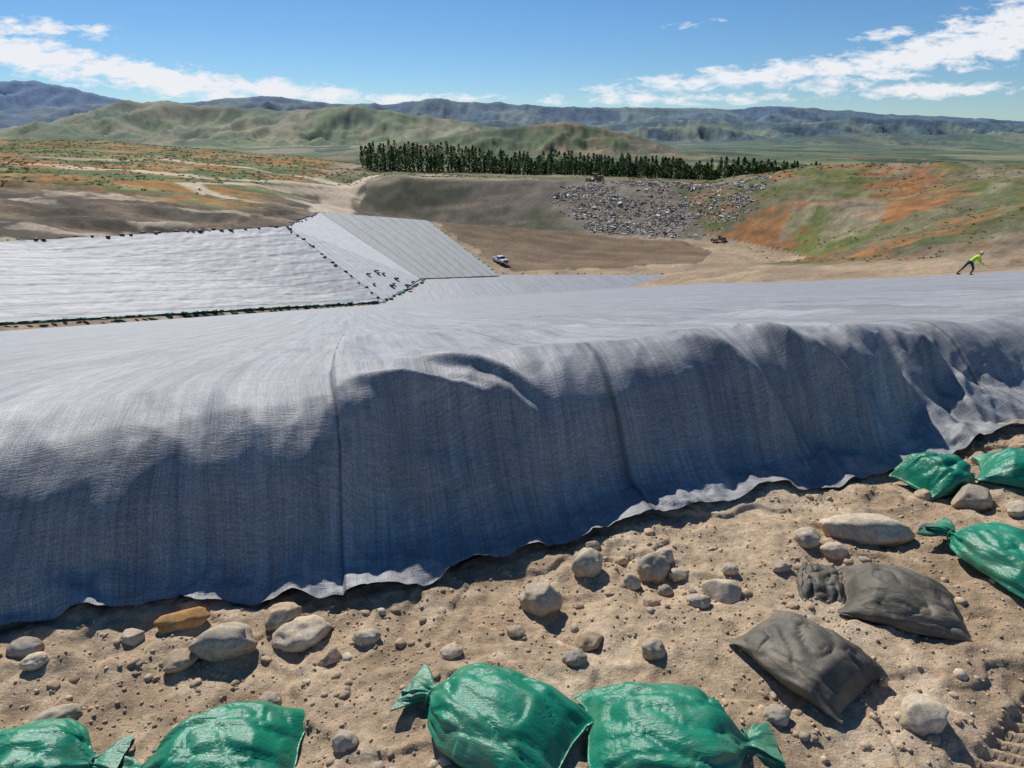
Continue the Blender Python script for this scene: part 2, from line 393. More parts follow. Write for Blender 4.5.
# ------------------------------------------------------------ white liner on the far side slopes
def m_white():
    m,nt,b=newmat('white_geotextile_wrinkled');ln=nt.links.new
    uv=N(nt,'ShaderNodeUVMap');uv.uv_map='UVMap'
    mp=N(nt,'ShaderNodeMapping');mp.inputs['Scale'].default_value=(.16,1,1);ln(uv.outputs[0],mp.inputs['Vector'])
    no=N(nt,'ShaderNodeTexNoise',Scale=.9,Detail=7.,Roughness=.75,Distortion=.9);ln(mp.outputs[0],no.inputs['Vector'])
    wv=N(nt,'ShaderNodeTexWave',wave_type='BANDS',bands_direction='Y',Scale=.075,Distortion=.8,Detail=3.0);ln(uv.outputs[0],wv.inputs['Vector'])
    wv.inputs['Detail Scale'].default_value=.3
    r=ramp(nt,[(.34,(.20,.20,.205)),(.46,(.38,.38,.385)),(.56,(.46,.46,.46)),(.7,(.72,.72,.71))]);ln(no.outputs['Fac'],r.inputs['Fac'])
    r2=ramp(nt,[(0,g3(.55)),(.07,g3(1)),(1,g3(1))]);ln(wv.outputs['Color'],r2.inputs['Fac'])
    mx=N(nt,'ShaderNodeMix',data_type='RGBA',blend_type='MULTIPLY');mx.inputs[0].default_value=1
    ln(r.outputs['Color'],mx.inputs[6]);ln(r2.outputs['Color'],mx.inputs[7]);ln(mx.outputs[2],b.inputs['Base Color'])
    bp=N(nt,'ShaderNodeBump',Strength=.5,Distance=.2);ln(no.outputs['Fac'],bp.inputs['Height']);ln(bp.outputs[0],b.inputs['Normal'])
    b.inputs['Roughness'].default_value=.65;b.inputs['Specular IOR Level'].default_value=.25;return m
def m_panel(name,c0,c1,sc):
    m,nt,b=newmat(name);ln=nt.links.new
    uv=N(nt,'ShaderNodeUVMap');uv.uv_map='UVMap'
    wv=N(nt,'ShaderNodeTexWave',wave_type='BANDS',bands_direction='X',Scale=sc,Distortion=.5,Detail=2.0);ln(uv.outputs[0],wv.inputs['Vector'])
    wv.inputs['Detail Scale'].default_value=.4
    mp=N(nt,'ShaderNodeMapping');mp.inputs['Scale'].default_value=(1,.05,1);ln(uv.outputs[0],mp.inputs['Vector'])
    no=N(nt,'ShaderNodeTexNoise',Scale=1.4,Detail=6.,Roughness=.75);ln(mp.outputs[0],no.inputs['Vector'])
    r=ramp(nt,[(.3,c0),(.7,c1)]);ln(no.outputs['Fac'],r.inputs['Fac'])
    r2=ramp(nt,[(0,g3(.62)),(.07,g3(1)),(1,g3(1))]);ln(wv.outputs['Color'],r2.inputs['Fac'])
    mx=N(nt,'ShaderNodeMix',data_type='RGBA',blend_type='MULTIPLY');mx.inputs[0].default_value=1
    ln(r.outputs['Color'],mx.inputs[6]);ln(r2.outputs['Color'],mx.inputs[7]);ln(mx.outputs[2],b.inputs['Base Color'])
    b.inputs['Roughness'].default_value=.75;b.inputs['Specular IOR Level'].default_value=.2;return m
def patch(name,q,nu,nv,mat,lift,su,sv,wr=.05):
    q=[np.array(a,float) for a in q]
    u=np.linspace(0,1,nu);v=np.linspace(0,1,nv);Vv,Uu=np.meshgrid(v,u,indexing='ij')
    P=(q[0]*(1-Uu[...,None])+q[1]*Uu[...,None])*(1-Vv[...,None])+(q[3]*(1-Uu[...,None])+q[2]*Uu[...,None])*Vv[...,None]
    X,Y=P[...,0],P[...,1];Zp=tin(X,Y)+lift+wr*fbm(X/2.2,Y/4,3,301)+wr*fbm(X/.9,Y/1.2,2,302)
    return mkobj(name,np.stack([X,Y,Zp],-1).reshape(-1,3),gridF(nv,nu),mat,True,uv=np.stack([Uu*su,Vv*sv],-1).reshape(-1,2))
mw=m_white()
patch('white_liner',[(-160,22),(-86.7,111),(-67,82),(-140,-10)],200,90,mw,.30,115,35,.09)
patch('white_liner',[(-86.7,111),(-52,153),(-25.8,129.5),(-67,82)],220,110,mw,.301,54,35,.09)
patch('white_liner',[(-52,153),(-59,205),(-21.6,151.6),(-25.8,129.5)],110,110,m_panel('pale_geotextile_panels',(.42,.42,.42),(.66,.66,.65),.10),.34,52,42,.05)
patch('white_liner',[(-59,205),(-48,261),(-2.9,155),(-21.6,151.6)],130,140,m_panel('grey_geotextile_panels',(.24,.255,.25),(.38,.395,.385),.07),.38,40,90,.04)

# ------------------------------------------------------------ near soil
xs=np.concatenate([np.linspace(-9,-3,90,endpoint=False),np.linspace(-3,5.2,760,endpoint=False),np.linspace(5.2,12,110)])
ys=np.concatenate([np.linspace(-4,1.0,60,endpoint=False),np.linspace(1.0,4.9,400,endpoint=False),np.linspace(4.9,8,50)])
Yn,Xn=np.meshgrid(ys,xs,indexing='ij')
Zn=gn(Xn,Yn)
sd=(Yn-footy(Xn))
Zn=np.where(sd>.25,np.minimum(Zn,Zn-.15-.32*np.maximum(sd-.9,0)),Zn-.15*sstep(.1,.25,sd))
na=fbm(Xn*1.3,Yn*1.3,4,401);nb=fbm(Xn*5,Yn*5,4,402);nd=fbm(Xn*25,Yn*25,3,403)
def K2(*c): return np.ones(Xn.shape+(3,))*C(*c)
cn=K2(.49,.365,.24)
cn=lerp(cn,K2(.39,.28,.18),sstep(-.15,.35,na+.4*nb))
cn=lerp(cn,K2(.58,.46,.32),sstep(.1,.5,nb-.3*na)*.7)
cn=lerp(cn,K2(.29,.205,.13),sstep(.25,.5,fbm(Xn*2.2,Yn*2.2,4,405))*.6)
cn=cn*(1+.22*nd[...,None])
m_soil=attrmat('sandy_soil',.97,(35,180,6),(.24,.32,.16),.9,.012,90)
mkobj('soil_ground',np.stack([Xn,Yn,Zn],-1).reshape(-1,3),gridF(len(ys),len(xs)),m_soil,True,np.clip(cn,0,1).reshape(-1,3))

# ------------------------------------------------------------ rocks
m_rock=attrmat('river_stone',.85,(9,60,3),(.25,.28,.18),.5,.008,40,spec=.25)
def ico(sub):
    bm=bmesh.new();bmesh.ops.create_icosphere(bm,subdivisions=sub,radius=1)
    V=np.array([v.co[:] for v in bm.verts]);F=np.array([[v.index for v in f.verts] for f in bm.faces]);bm.free();return V,F
I4=ico(4);I2=ico(2);I1=ico(1)
RC=[C(.44,.37,.275),C(.38,.32,.24),C(.50,.41,.30),C(.31,.27,.215),C(.45,.335,.22)]
ROCKS=[(-1.20,2.14,.13,.085,.075,1,.2),(-.91,2.24,.12,.09,.06,2,.4),(-1.44,2.28,.11,.06,.05,9,.3),(.13,2.43,.10,.085,.085,0,-.5),
(.37,2.66,.08,.07,.07,0,.8),(.69,2.64,.075,.07,.08,1,.1),(.97,2.46,.10,.07,.06,2,-.2),(.84,2.38,.055,.04,.035,0,0),(.58,2.09,.05,.045,.045,2,0),
(-.58,1.66,.05,.04,.035,1,.3),(-1.68,1.79,.085,.05,.045,1,.5),(1.88,2.93,.23,.10,.085,2,-.15),(2.60,3.19,.12,.09,.08,0,.1),(1.54,2.88,.07,.06,.05,0,.4),
(1.65,2.80,.075,.05,.04,2,0),(1.47,1.75,.085,.075,.07,2,.9),(.18,2.92,.03,.03,.035,4,0),(.55,2.76,.035,.03,.03,4,0),(.57,2.56,.045,.04,.05,2,0),
(.32,2.18,.07,.05,.04,4,0),(-.93,1.89,.045,.04,.03,0,0),(-1.02,2.31,.09,.07,.05,4,.3),(.75,2.70,.05,.045,.05,2,.3),(1.05,2.60,.04,.03,.03,0,0),
(-1.35,2.06,.08,.05,.035,4,.2),(-.62,2.2,.06,.04,.035,0,.1),(-2.0,2.1,.07,.05,.04,3,.1),(2.2,2.95,.06,.05,.04,3,0),(.25,2.05,.05,.04,.03,3,.4),
(.95,1.75,.05,.04,.03,1,.2),(1.30,2.62,.05,.035,.03,1,0),(2.95,3.65,.07,.05,.05,4,0),(3.3,3.75,.09,.06,.05,4,0),(.02,2.22,.045,.035,.03,4,0),(.42,2.85,.04,.03,.03,0,0),
(2.05,2.0,.06,.04,.03,1,.4),(1.9,1.5,.05,.04,.03,2,.4),(-.25,2.1,.05,.04,.03,2,.4),(-1.9,2.02,.05,.04,.03,2,.4),
(.80,2.62,.055,.045,.035,2,.5),(.63,2.40,.04,.03,.03,4,.1),(.72,2.5,.035,.03,.03,1,0),(-1.62,2.2,.06,.045,.035,2,0),(-.75,2.1,.05,.035,.03,4,.7),(2.75,3.05,.08,.055,.04,2,.6),(3.05,3.55,.10,.07,.06,0,.2),(2.4,3.3,.06,.05,.04,4,.9)]
for i,(X,Y,a,b,c,ci,rot) in enumerate(ROCKS):
    V,F=I4;V=V.copy();off=Vector((i*7.3,i*3.1,0))
    ang=(i%3==0) or ci in(9,4)
    d=np.array([1+(.26 if ang else .14)*mnoise.noise(Vector(v)*1.3+off)+.12*mnoise.noise(Vector(v)*2.7+off)+.035*mnoise.noise(Vector(v)*7+off) for v in V])
    V=V*d[:,None]
    for j in range(9 if ang else 4):
        nrm=rng.normal(size=3);nrm/=np.linalg.norm(nrm);pr=V@nrm;V=V-np.outer(np.maximum(pr-(.76 if ang else .88),0)*.85,nrm)
    V=V*np.array([a,b,c]);cr,sr=math.cos(rot),math.sin(rot)
    V=np.stack([V[:,0]*cr-V[:,1]*sr,V[:,0]*sr+V[:,1]*cr,V[:,2]],1)
    base=C(.46,.25,.09) if ci==9 else RC[ci]
    cc=base*rng.uniform(.85,1.15)
    colr=np.ones((len(V),3))*cc
    dust=sstep(.25,-.5,V[:,2]/c+.4*fbm(V[:,0]/a*2,V[:,1]/b*2,3,i))
    colr=lerp(colr,np.ones((len(V),3))*C(.44,.325,.21),dust)
    o=mkobj('rock',V,F,m_rock,True,colr)
    o.location=(X,Y,float(gn(np.array([X]),np.array([Y]))[0])+c*.40)
def scatter(name,n,rfun,base,cols,xlo,xhi,ylo,yhi,sink=.35,thr=-.15):
    V0,F0=base;Vs=[];Fs=[];Cs=[];cnt=0
    X=rng.uniform(xlo,xhi,n*3);Y=rng.uniform(ylo,yhi,n*3)
    dn=fbm(X*1.6,Y*1.6,3,55)+rng.uniform(-.5,.5,n*3);k=(Y<footy(X)-.01)&(dn>thr);X=X[k][:n];Y=Y[k][:n]
    Zg=gn(X,Y)
    for i in range(len(X)):
        r=rfun();sc=np.array([r*rng.uniform(.8,1.4),r*rng.uniform(.7,1.1),r*rng.uniform(.5,.9)])
        V=V0*(1+rng.uniform(-.2,.2,(len(V0),1)))*sc
        t=rng.uniform(0,6.28);cr,sr=math.cos(t),math.sin(t)
        V=np.stack([V[:,0]*cr-V[:,1]*sr+X[i],V[:,0]*sr+V[:,1]*cr+Y[i],V[:,2]+Zg[i]+sc[2]*sink],1)
        Vs.append(V);Fs.append(F0+cnt);cnt+=len(V);c=cols[rng.integers(len(cols))]*rng.uniform(.8,1.15);Cs.append(np.ones((len(V),3))*c)
    return mkobj(name,np.concatenate(Vs),np.concatenate(Fs),m_rock,True,np.concatenate(Cs))
DC=[C(.42,.31,.20),C(.48,.355,.235),C(.36,.26,.17)]
scatter('gravel',300,lambda:.008+.024*rng.random()**2.6,I2,RC+[C(.52,.43,.33)]+DC,-3,5,1.1,4.8,.25)
scatter('gravel',8500,lambda:.0022+.007*rng.random()**2,I1,RC+DC*2,-2.6,4.6,1.1,4.6)
scatter('soil_clods',1700,lambda:.005+.022*rng.random()**3,I2,DC,-2.8,4.8,1.1,4.7,-.1,.05)

# ------------------------------------------------------------ sandbags
def bagmat(name,col,rough,weave,dust):
    m,nt,b=newmat(name);ln=nt.links.new
    tc=N(nt,'ShaderNodeTexCoord')
    no=N(nt,'ShaderNodeTexNoise',Scale=7.,Detail=6.);ln(tc.outputs['Object'],no.inputs['Vector'])
    r=ramp(nt,[(.3,tuple(c*.75 for c in col)),(.62,col),(.8,tuple(c*1.15+.01 for c in col))]);ln(no.outputs['Fac'],r.inputs['Fac'])
    n2_=N(nt,'ShaderNodeTexNoise',Scale=4.5,Detail=10.,Roughness=.75);ln(tc.outputs['Object'],n2_.inputs['Vector'])
    rd=ramp(nt,[(.48,g3(0)),(.8,g3(dust))]);ln(n2_.outputs['Fac'],rd.inputs['Fac'])
    mx=N(nt,'ShaderNodeMix',data_type='RGBA');ln(rd.outputs['Color'],mx.inputs[0]);ln(r.outputs['Color'],mx.inputs[6]);mx.inputs[7].default_value=(.36,.28,.19,1)
    ln(mx.outputs[2],b.inputs['Base Color'])
    b.inputs['Roughness'].default_value=rough
    wx=N(nt,'ShaderNodeTexWave',wave_type='BANDS',bands_direction='X',Scale=weave);ln(tc.outputs['Object'],wx.inputs['Vector'])
    wy=N(nt,'ShaderNodeTexWave',wave_type='BANDS',bands_direction='Y',Scale=weave);ln(tc.outputs['Object'],wy.inputs['Vector'])
    ad=N(nt,'ShaderNodeMath',operation='ADD');ln(wx.outputs['Fac'],ad.inputs[0]);ln(wy.outputs['Fac'],ad.inputs[1])
    mp=N(nt,'ShaderNodeMapping');mp.inputs['Scale'].default_value=(.45,1,1);ln(tc.outputs['Object'],mp.inputs[0])
    n3_=N(nt,'ShaderNodeTexNoise',Scale=17.,Detail=3.,Distortion=.9);ln(mp.outputs[0],n3_.inputs['Vector'])
    n5_=N(nt,'ShaderNodeTexNoise',Scale=38.,Detail=3.,Distortion=1.6);ln(mp.outputs[0],n5_.inputs['Vector'])
    b1=N(nt,'ShaderNodeBump',Strength=.3,Distance=.001);ln(ad.outputs[0],b1.inputs['Height'])
    b3=N(nt,'ShaderNodeBump',Strength=.5,Distance=.005);ln(n5_.outputs['Fac'],b3.inputs['Height']);ln(b1.outputs[0],b3.inputs['Normal'])
    b2=N(nt,'ShaderNodeBump',Strength=.5,Distance=.014);ln(n3_.outputs['Fac'],b2.inputs['Height']);ln(b3.outputs[0],b2.inputs['Normal'])
    ln(b2.outputs[0],b.inputs['Normal']);return m
m_green=bagmat('green_woven_polypropylene',(.008,.24,.135),.33,90,.45)
m_black=bagmat('dark_woven_polypropylene',(.105,.092,.068),.6,90,.8)
def sandbag(X,Y,rot,Lb,W,H,mat,seed,neck=True,tilt=0,zoff=0):
    nt_,na_=110,96
    tt=np.linspace(0,1.0,nt_)
    if neck:
        kt=[0,.02,.08,.22,.45,.62,.74,.81,.845,.88,.93,1.0]
        kw=[.84,.90,.97,1.02,1.0,.88,.60,.22,.11,.20,.36,.48]
        kh=[.03,.12,.45,.85,1.0,.94,.68,.36,.22,.28,.30,.20]
    else:
        kt=[0,.02,.08,.22,.45,.7,.88,.96,1.0];kw=[.86,.9,.98,1,1,.98,.93,.88,.84];kh=[.03,.12,.5,.9,1,.92,.6,.2,.04]
    w=np.interp(tt,kt,kw);h=np.interp(tt,kt,kh)
    kern=np.hanning(9);kern/=kern.sum();w=np.convolve(np.pad(w,4,'edge'),kern,'valid');h=np.convolve(np.pad(h,4,'edge'),kern,'valid')
    ang=np.linspace(0,2*math.pi,na_,endpoint=False)
    V=[]
    nk=.845
    for i,t in enumerate(tt):
        for a in ang:
            c,s_=math.cos(a),math.sin(a)
            yy_=W/2*w[i]*math.copysign(abs(c)**.8,c)
            zz_=H*h[i]*(.62*abs(s_)**.95 if s_>0 else -.30*abs(s_)**.7)
            q=Vector((t*2.4+seed*5,c*1.3,s_*1.3))
            d=1+.12*mnoise.noise(q)+.06*mnoise.noise(q*2.2)
            if neck:
                g=math.exp(-((t-nk)/.20)**2)
                pl_=math.sin(a*8+2.5*mnoise.noise(Vector((a,seed,0)))+seed)+.6*math.sin(a*15+seed*2)
                d+=g*.11*pl_
                if t>.87: d+=.24*math.sin(a*5+seed)*(t-.87)/.13+.1*math.sin(a*11+seed)*(t-.87)/.13
            g2=math.exp(-(t/.10)**2);d+=g2*.03*math.sin(a*11+seed)
            if not neck: d+=math.exp(-((1-t)/.10)**2)*.04*math.sin(a*9+seed)
            yw=c*w[i]
            cr=(1-abs(mnoise.noise(Vector((t*3.2+yw*1.8+seed,yw*1.1-t*2.+seed,seed*2.)))) )**7
            cr2=(1-abs(mnoise.noise(Vector((t*2.3-yw*2.6,seed+yw*1.4+t*2,s_*.6)))) )**9
            yy_*=d;zz_=zz_*d-(.016*cr+.014*cr2)*max(s_,0)*min(1,h[i]*2)
            xo=.03*mnoise.noise(Vector((c*2,seed,t)))*Lb*(1 if t<.5 else .5)
            xo-=.07*Lb*abs(c)**4*math.exp(-(t/.10)**2)
            if not neck: xo+=.06*Lb*abs(c)**4*math.exp(-((1-t)/.10)**2)
            V.append((t*Lb-Lb*.42+xo,yy_+.02*math.sin(t*3+seed),zz_+H*.30*min(1,h[i]*1.0+.15)))
    V=np.array(V);F=[]
    for i in range(nt_-1):
        for j in range(na_): F.append((i*na_+j,i*na_+(j+1)%na_,(i+1)*na_+(j+1)%na_,(i+1)*na_+j))
    for j in range(na_//2-1):
        F.append((j,(j+1),na_-1-(j+1)+0,na_-1-j))
    V[:,2]=np.maximum(V[:,2],.0)
    o=mkobj('sandbag',V,np.array(F)[:,::-1],mat,True)
    o.rotation_euler=(0,tilt,rot)
    o.location=(X,Y,float(gn(np.array([X]),np.array([Y]))[0])-.01+zoff)
    if neck:
        bpy.ops.mesh.primitive_torus_add(major_radius=.02*W/.4*1.3,minor_radius=.004,major_segments=24,minor_segments=8)
        k=bpy.context.object;k.name='tie_cord';k.data.materials.append(m_cord);k.parent=o
        k.location=(nk*Lb-Lb*.42,.01,H*.14);k.rotation_euler=(0,math.pi/2,0)
    return o
m_cord=simple('green_cord',(.02,.16,.11),.6)
R=math.radians
sandbag(-.05,1.70,R(155),.64,.41,.17,m_green,1.3,zoff=.01)
sandbag(.53,1.66,R(-2),.64,.41,.17,m_green,2.7,zoff=.01)
sandbag(-.99,1.60,R(186),.60,.37,.15,m_green,3.9,zoff=.01)
sandbag(-1.66,1.53,R(8),.60,.36,.14,m_green,5.1,zoff=.01)
sandbag(1.18,1.99,R(125),.44,.37,.15,m_black,6.2,neck=False,zoff=.01)
sandbag(1.70,2.36,R(-20),.47,.37,.16,m_black,7.7,neck=False,zoff=.01)
sandbag(2.55,3.44,R(20),.42,.32,.22,m_green,8.8,zoff=.02)
sandbag(2.34,2.56,R(115),.62,.42,.19,m_green,9.4,zoff=.01)
sandbag(3.06,3.38,R(-30),.6,.4,.2,m_green,10.4)
sandbag(3.6,3.3,R(70),.6,.4,.2,m_green,12.4)
sandbag(1.46,2.50,R(70),.30,.2,.07,m_black,13.1,neck=False)

def bagrow(name,pts,step,size,mat,jit=.4,lift=.3):
    V0,F0=I2;Vs=[];Fs=[];c=0
    for (a,b),(d,e) in zip(pts[:-1],pts[1:]):
        L_=math.hypot(d-a,e-b);n=int(L_/step)
        for i in range(n):
            t=(i+rng.uniform(-.35,.35))/n;X=a+(d-a)*t+rng.uniform(-jit,jit);Y=b+(e-b)*t+rng.uniform(-jit,jit)
            pz=float(planeZ(X,Y));z0=max(float(tin(np.array([X]),np.array([Y]))[0])+lift,pz+.05,-29.75)
            V=V0*(1+rng.uniform(-.1,.1,(len(V0),1)))*np.array([size*1.3,size*.8,size*.42])*rng.uniform(.7,1.25)
            t2=rng.uniform(0,3.14);cr,sr=math.cos(t2),math.sin(t2)
            V=np.stack([V[:,0]*cr-V[:,1]*sr+X,V[:,0]*sr+V[:,1]*cr+Y,V[:,2]+z0+size*.3],1);Vs.append(V);Fs.append(F0+c);c+=len(V)
    return mkobj(name,np.concatenate(Vs),np.concatenate(Fs),mat,True)
m_gd=simple('green_bag_far',(.012,.19,.12),.6);m_dk=simple('dark_bag_far',(.06,.06,.055),.7)
bagrow('sandbag_row',[(-150,0),(-67.5,80),(-44,108),(-26,129),(-20,151)],1.3,.42,m_gd)
bagrow('sandbag_row',[(-52,153),(-39,141),(-25.8,129.5)],2.0,.34,m_dk,.5)
bagrow('sandbag_row',[(-160,22.5),(-86.7,111.5),(-52,153.5),(-59,205.5),(-48,261.5)],2.2,.42,m_dk,.6)
bagrow('sandbag_row',[(-48,261),(-2.9,155)],2.8,.3,m_dk,.3)
bagrow('sandbag_row',[(-31,143),(-23,145),(-22,140),(-30,138),(-29,146)],2.3,.5,m_dk,1.8,.5)
bagrow('sandbag_row',[(-2,157.5),(40,157.5)],4,.28,m_dk,.3)
def tube(V0,V1,r0,r1,n=14):
    a=Vector(V0);b=Vector(V1);d=(b-a).normalized();u=d.orthogonal().normalized();w=d.cross(u)
    vs=[];fs=[]
    for P_,r in ((a,r0),(b,r1)):
        for i in range(n):
            t=2*math.pi*i/n;vs.append(P_+u*r*math.cos(t)+w*r*math.sin(t))
    for i in range(n): fs.append((i,(i+1)%n,n+(i+1)%n,n+i))
    fs.append(tuple(range(n))[::-1]);fs.append(tuple(range(n,2*n)));return vs,fs
def partobj(name,vs,fs,mat,parent=None,bevel=0,smooth=False):
    me=bpy.data.meshes.new(name);me.from_pydata([tuple(v) for v in vs],[],fs);me.materials.append(mat)
    if smooth:
        for p in me.polygons:p.use_smooth=len(p.vertices)==4
    o=bpy.data.objects.new(name,me);scene.collection.objects.link(o)
    if parent:o.parent=parent
    if bevel:
        md=o.modifiers.new('b','BEVEL');md.width=bevel;md.segments=2
    return o
m_blk=simple('rubber_black',(.02,.02,.02),.8)

# ------------------------------------------------------------ landfill waste pile
m_waste=attrmat('mixed_waste',.8,(2.,.3),(.3,.2),0,spec=.3)
n=10500
poly=[(14,242),(22,268),(36,288),(60,294),(100,290),(96,262),(80,228),(62,214),(42,222)]
X=rng.uniform(5,110,n*4);Y=rng.uniform(206,298,n*4)
k=inpoly(X+14*fbm(X/10,Y/10,4,5),Y+14*fbm(X/10,Y/10,4,6),poly)&(fbm(X/9,Y/5,4,8)+rng.uniform(-.35,.4,n*4)>.0);X=X[k][:n];Y=Y[k][:n]
Zw=terr(X,Y)
pal=[C(.85,.85,.83),C(.66,.64,.60),C(.48,.44,.37),C(.20,.17,.13),C(.40,.32,.23),C(.26,.36,.48),C(.54,.44,.32),C(.40,.15,.10),C(.32,.265,.195),C(.24,.195,.145)]
cw_=np.array([.15,.15,.12,.08,.15,.02,.11,.01,.12,.11]);cw_/=cw_.sum()
Vs=[];Fs=[];Cs=[]
cube=np.array([[-1,-1,-1],[1,-1,-1],[1,1,-1],[-1,1,-1],[-1,-1,1],[1,-1,1],[1,1,1],[-1,1,1]],float)
cf=np.array([[0,3,2,1],[4,5,6,7],[0,1,5,4],[1,2,6,5],[2,3,7,6],[3,0,4,7]])
for i in range(len(X)):
    A=rng.normal(size=(3,3))*.22+np.eye(3);Q,_=np.linalg.qr(A);Q=Q*np.sign(np.diag(Q));t=rng.uniform(0,3.14);ct_,st_=math.cos(t),math.sin(t);Q=np.array([[ct_,-st_,0],[st_,ct_,0],[0,0,1]])@Q
    sz=np.array([rng.uniform(.10,.55),rng.uniform(.08,.35),rng.uniform(.02,.08)])*(1.7 if rng.random()<.08 else .85)
    v=(cube*sz*(1+rng.uniform(-.35,.35,(8,3))))@Q.T+np.array([X[i],Y[i],Zw[i]+.03+.10*rng.random()])
    Vs.append(v);Fs.append(cf+8*i);Cs.append(np.ones((8,3))*pal[rng.choice(len(pal),p=cw_)]*rng.uniform(.7,1.1))
mkobj('landfill_waste',np.concatenate(Vs),np.concatenate(Fs),m_waste,False,np.concatenate(Cs))

# ------------------------------------------------------------ trees and shrubs (foliage as small faces)
m_leaf=attrmat('poplar_foliage',.8,(.5,),(.35,),0,spec=.2,transl=.3)
m_bark=simple('bark',(.09,.07,.05),.9)
def leafmass(name,centres,ncl,shape,size,cols):
    cs=np.repeat(centres,ncl,axis=0);m=len(cs)
    pos,sh=shape(m,cs)
    A=rng.normal(size=(m,3));A/=np.linalg.norm(A,axis=1)[:,None];B=rng.normal(size=(m,3));B-=A*(A*B).sum(1)[:,None];B/=np.linalg.norm(B,axis=1)[:,None]
    s_=rng.uniform(size[0],size[1],(m,1))*cs[:,5:6]
    q=np.stack([pos-A*s_-B*s_*.6,pos+A*s_-B*s_*.5,pos+A*s_*.7+B*s_*.7,pos-A*s_*.8+B*s_*.6],1).reshape(-1,3)
    F=np.arange(4*m).reshape(-1,4)
    ct=np.array(cols)[(rng.random(m)*len(cols)).astype(int)]*rng.uniform(.7,1.25,(m,1))
    ct=ct*np.repeat(rng.uniform(.7,1.4,(len(centres),1)),ncl,axis=0)
    return q,F,np.repeat(ct,4,axis=0)
tr=[]
for i in range(230):
    t=(i+rng.uniform(-.5,.5))/230;X_=-88+285*t;row=i%2
    Y_=404+row*9+rng.uniform(-1.5,1.5)+20*t
    h=rng.uniform(10.5,16)*(1.0-.20*t)*(1.12 if t<.25 else 1)*(.7 if rng.random()<.18 else 1)
    tr.append((X_,Y_,0,h,rng.uniform(1.3,2.4),1.))
for i in range(26):
    X_=rng.uniform(190,330);tr.append((X_,440+rng.uniform(-10,30),0,rng.uniform(5,9),rng.uniform(1.5,3),1.))
tr=np.array(tr);tr[:,2]=terr(tr[:,0],tr[:,1])-.3
def spire(m,cs):
    u=rng.random(m)**.85;rad=np.sin(np.clip(u*.86+.12,0,1)*math.pi)**.7
    th=rng.uniform(0,6.283,m);r=cs[:,4]*rad*np.sqrt(rng.random(m))*(1+.3*np.sin(th*3+cs[:,0]))
    return np.stack([cs[:,0]+r*np.cos(th),cs[:,1]+r*np.sin(th),cs[:,2]+cs[:,3]*(.04+.96*u)],1),None
q,F,ct=leafmass('t',tr,190,spire,(.28,.6),[C(.06,.11,.032),C(.04,.078,.027),C(.09,.145,.042),C(.065,.105,.038)])
tv=[];tf=[];b0=len(q)
for a in tr:
    vs,fs=tube((a[0],a[1],a[2]-.5),(a[0]+.1,a[1],a[2]+a[3]*.8),.25,.05,4)
    tv+= [tuple(v) for v in vs];tf+=[[b0+i for i in f] for f in fs[:4]];b0+=8
allV=np.concatenate([q,np.array(tv)]);allF=np.concatenate([F,np.array(tf)]);allC=np.concatenate([ct,np.ones((len(tv),3))*C(.09,.07,.05)])
mi=np.concatenate([np.zeros(len(F)),np.ones(len(tf))])
mkobj('tree_row',allV,allF,[m_leaf,m_bark],False,allC,midx=mi)
n=36000;X=rng.uniform(-400,230,n);Y=rng.uniform(60,560,n)
s1=((X<-85)&(Y>185))|((X>68)&(terr(X,Y)-planeZ(X,Y)>2.)&(Y<300))|(Y>305)
s1&=fbm(X/22,Y/22,4,77)+rng.uniform(-.3,.3,n)>.0
s1&=~((np.abs(X)<95)&(Y<300))|(X>68);X=X[s1];Y=Y[s1]
sc_=rng.uniform(.25,.8,len(X))*np.where((X>68)&(Y<250),.6,1.)
cen=np.stack([X,Y,terr(X,Y),sc_,sc_,sc_],1)
def blob(m,cs):
    d=rng.normal(size=(m,3));d/=np.linalg.norm(d,axis=1)[:,None];d*=(rng.random((m,1))**.4);d[:,2]=np.abs(d[:,2])*.6
    return cs[:,:3]+d*cs[:,3:4]*np.array([1.3,1.3,.8]),None
q,F,ct=leafmass('s',cen,12,blob,(.2,.5),[C(.15,.18,.06),C(.20,.18,.09),C(.11,.15,.045),C(.34,.17,.05)])
mkobj('sagebrush',q,F,m_leaf,False,ct)

# ------------------------------------------------------------ vehicles
def box(name,cx,cy,cz,sx,sy,sz,mat,parent,bevel=.04,taper=None):
    v=cube*np.array([sx,sy,sz])/2
    if taper is not None:
        v=v.copy()
        for i in range(4,8):
            v[i,0]+= -taper[0] if v[i,0]>0 else taper[1];v[i,1]*=taper[2]
    v=v+np.array([cx,cy,cz]);return partobj(name,v,[tuple(f) for f in cf],mat,parent,bevel)
def wheel(name,x,y,r,w,mat,hub,parent):
    vs,fs=tube((x,y-w/2,r),(x,y+w/2,r),r,r,24);o=partobj(name,vs,fs,mat,parent,.03,True)
    vs,fs=tube((x,y-w/2-.015,r),(x,y+w/2+.015,r),r*.55,r*.55,16);partobj(name+'_rim',vs,fs,hub,parent,0,True)
m_wp=simple('white_paint',(.78,.78,.77),.3,var=.03);m_gl=simple('dark_glass',(.02,.025,.03),.1,var=.1)
m_st=simple('steel_grey',(.3,.3,.3),.4,.6);m_yl=simple('machine_yellow',(.22,.15,.06),.6);m_red=simple('lamp_red',(.4,.02,.02),.3)
m_lamp=simple('lamp_clear',(.7,.7,.65),.15)
t=bpy.data.objects.new('pickup_truck',None);scene.collection.objects.link(t)
box('lower_body',0,0,.72,5.6,1.9,.55,m_wp,t,.08)
box('hood',1.95,0,1.08,1.55,1.8,.26,m_wp,t,.08,(.1,0,.95))
box('cab',.25,0,1.42,2.1,1.78,.85,m_wp,t,.08,(.55,.2,.82))
box('windshield',1.02,0,1.43,.55,1.5,.55,m_gl,t,.02,(.42,-.42,.9))
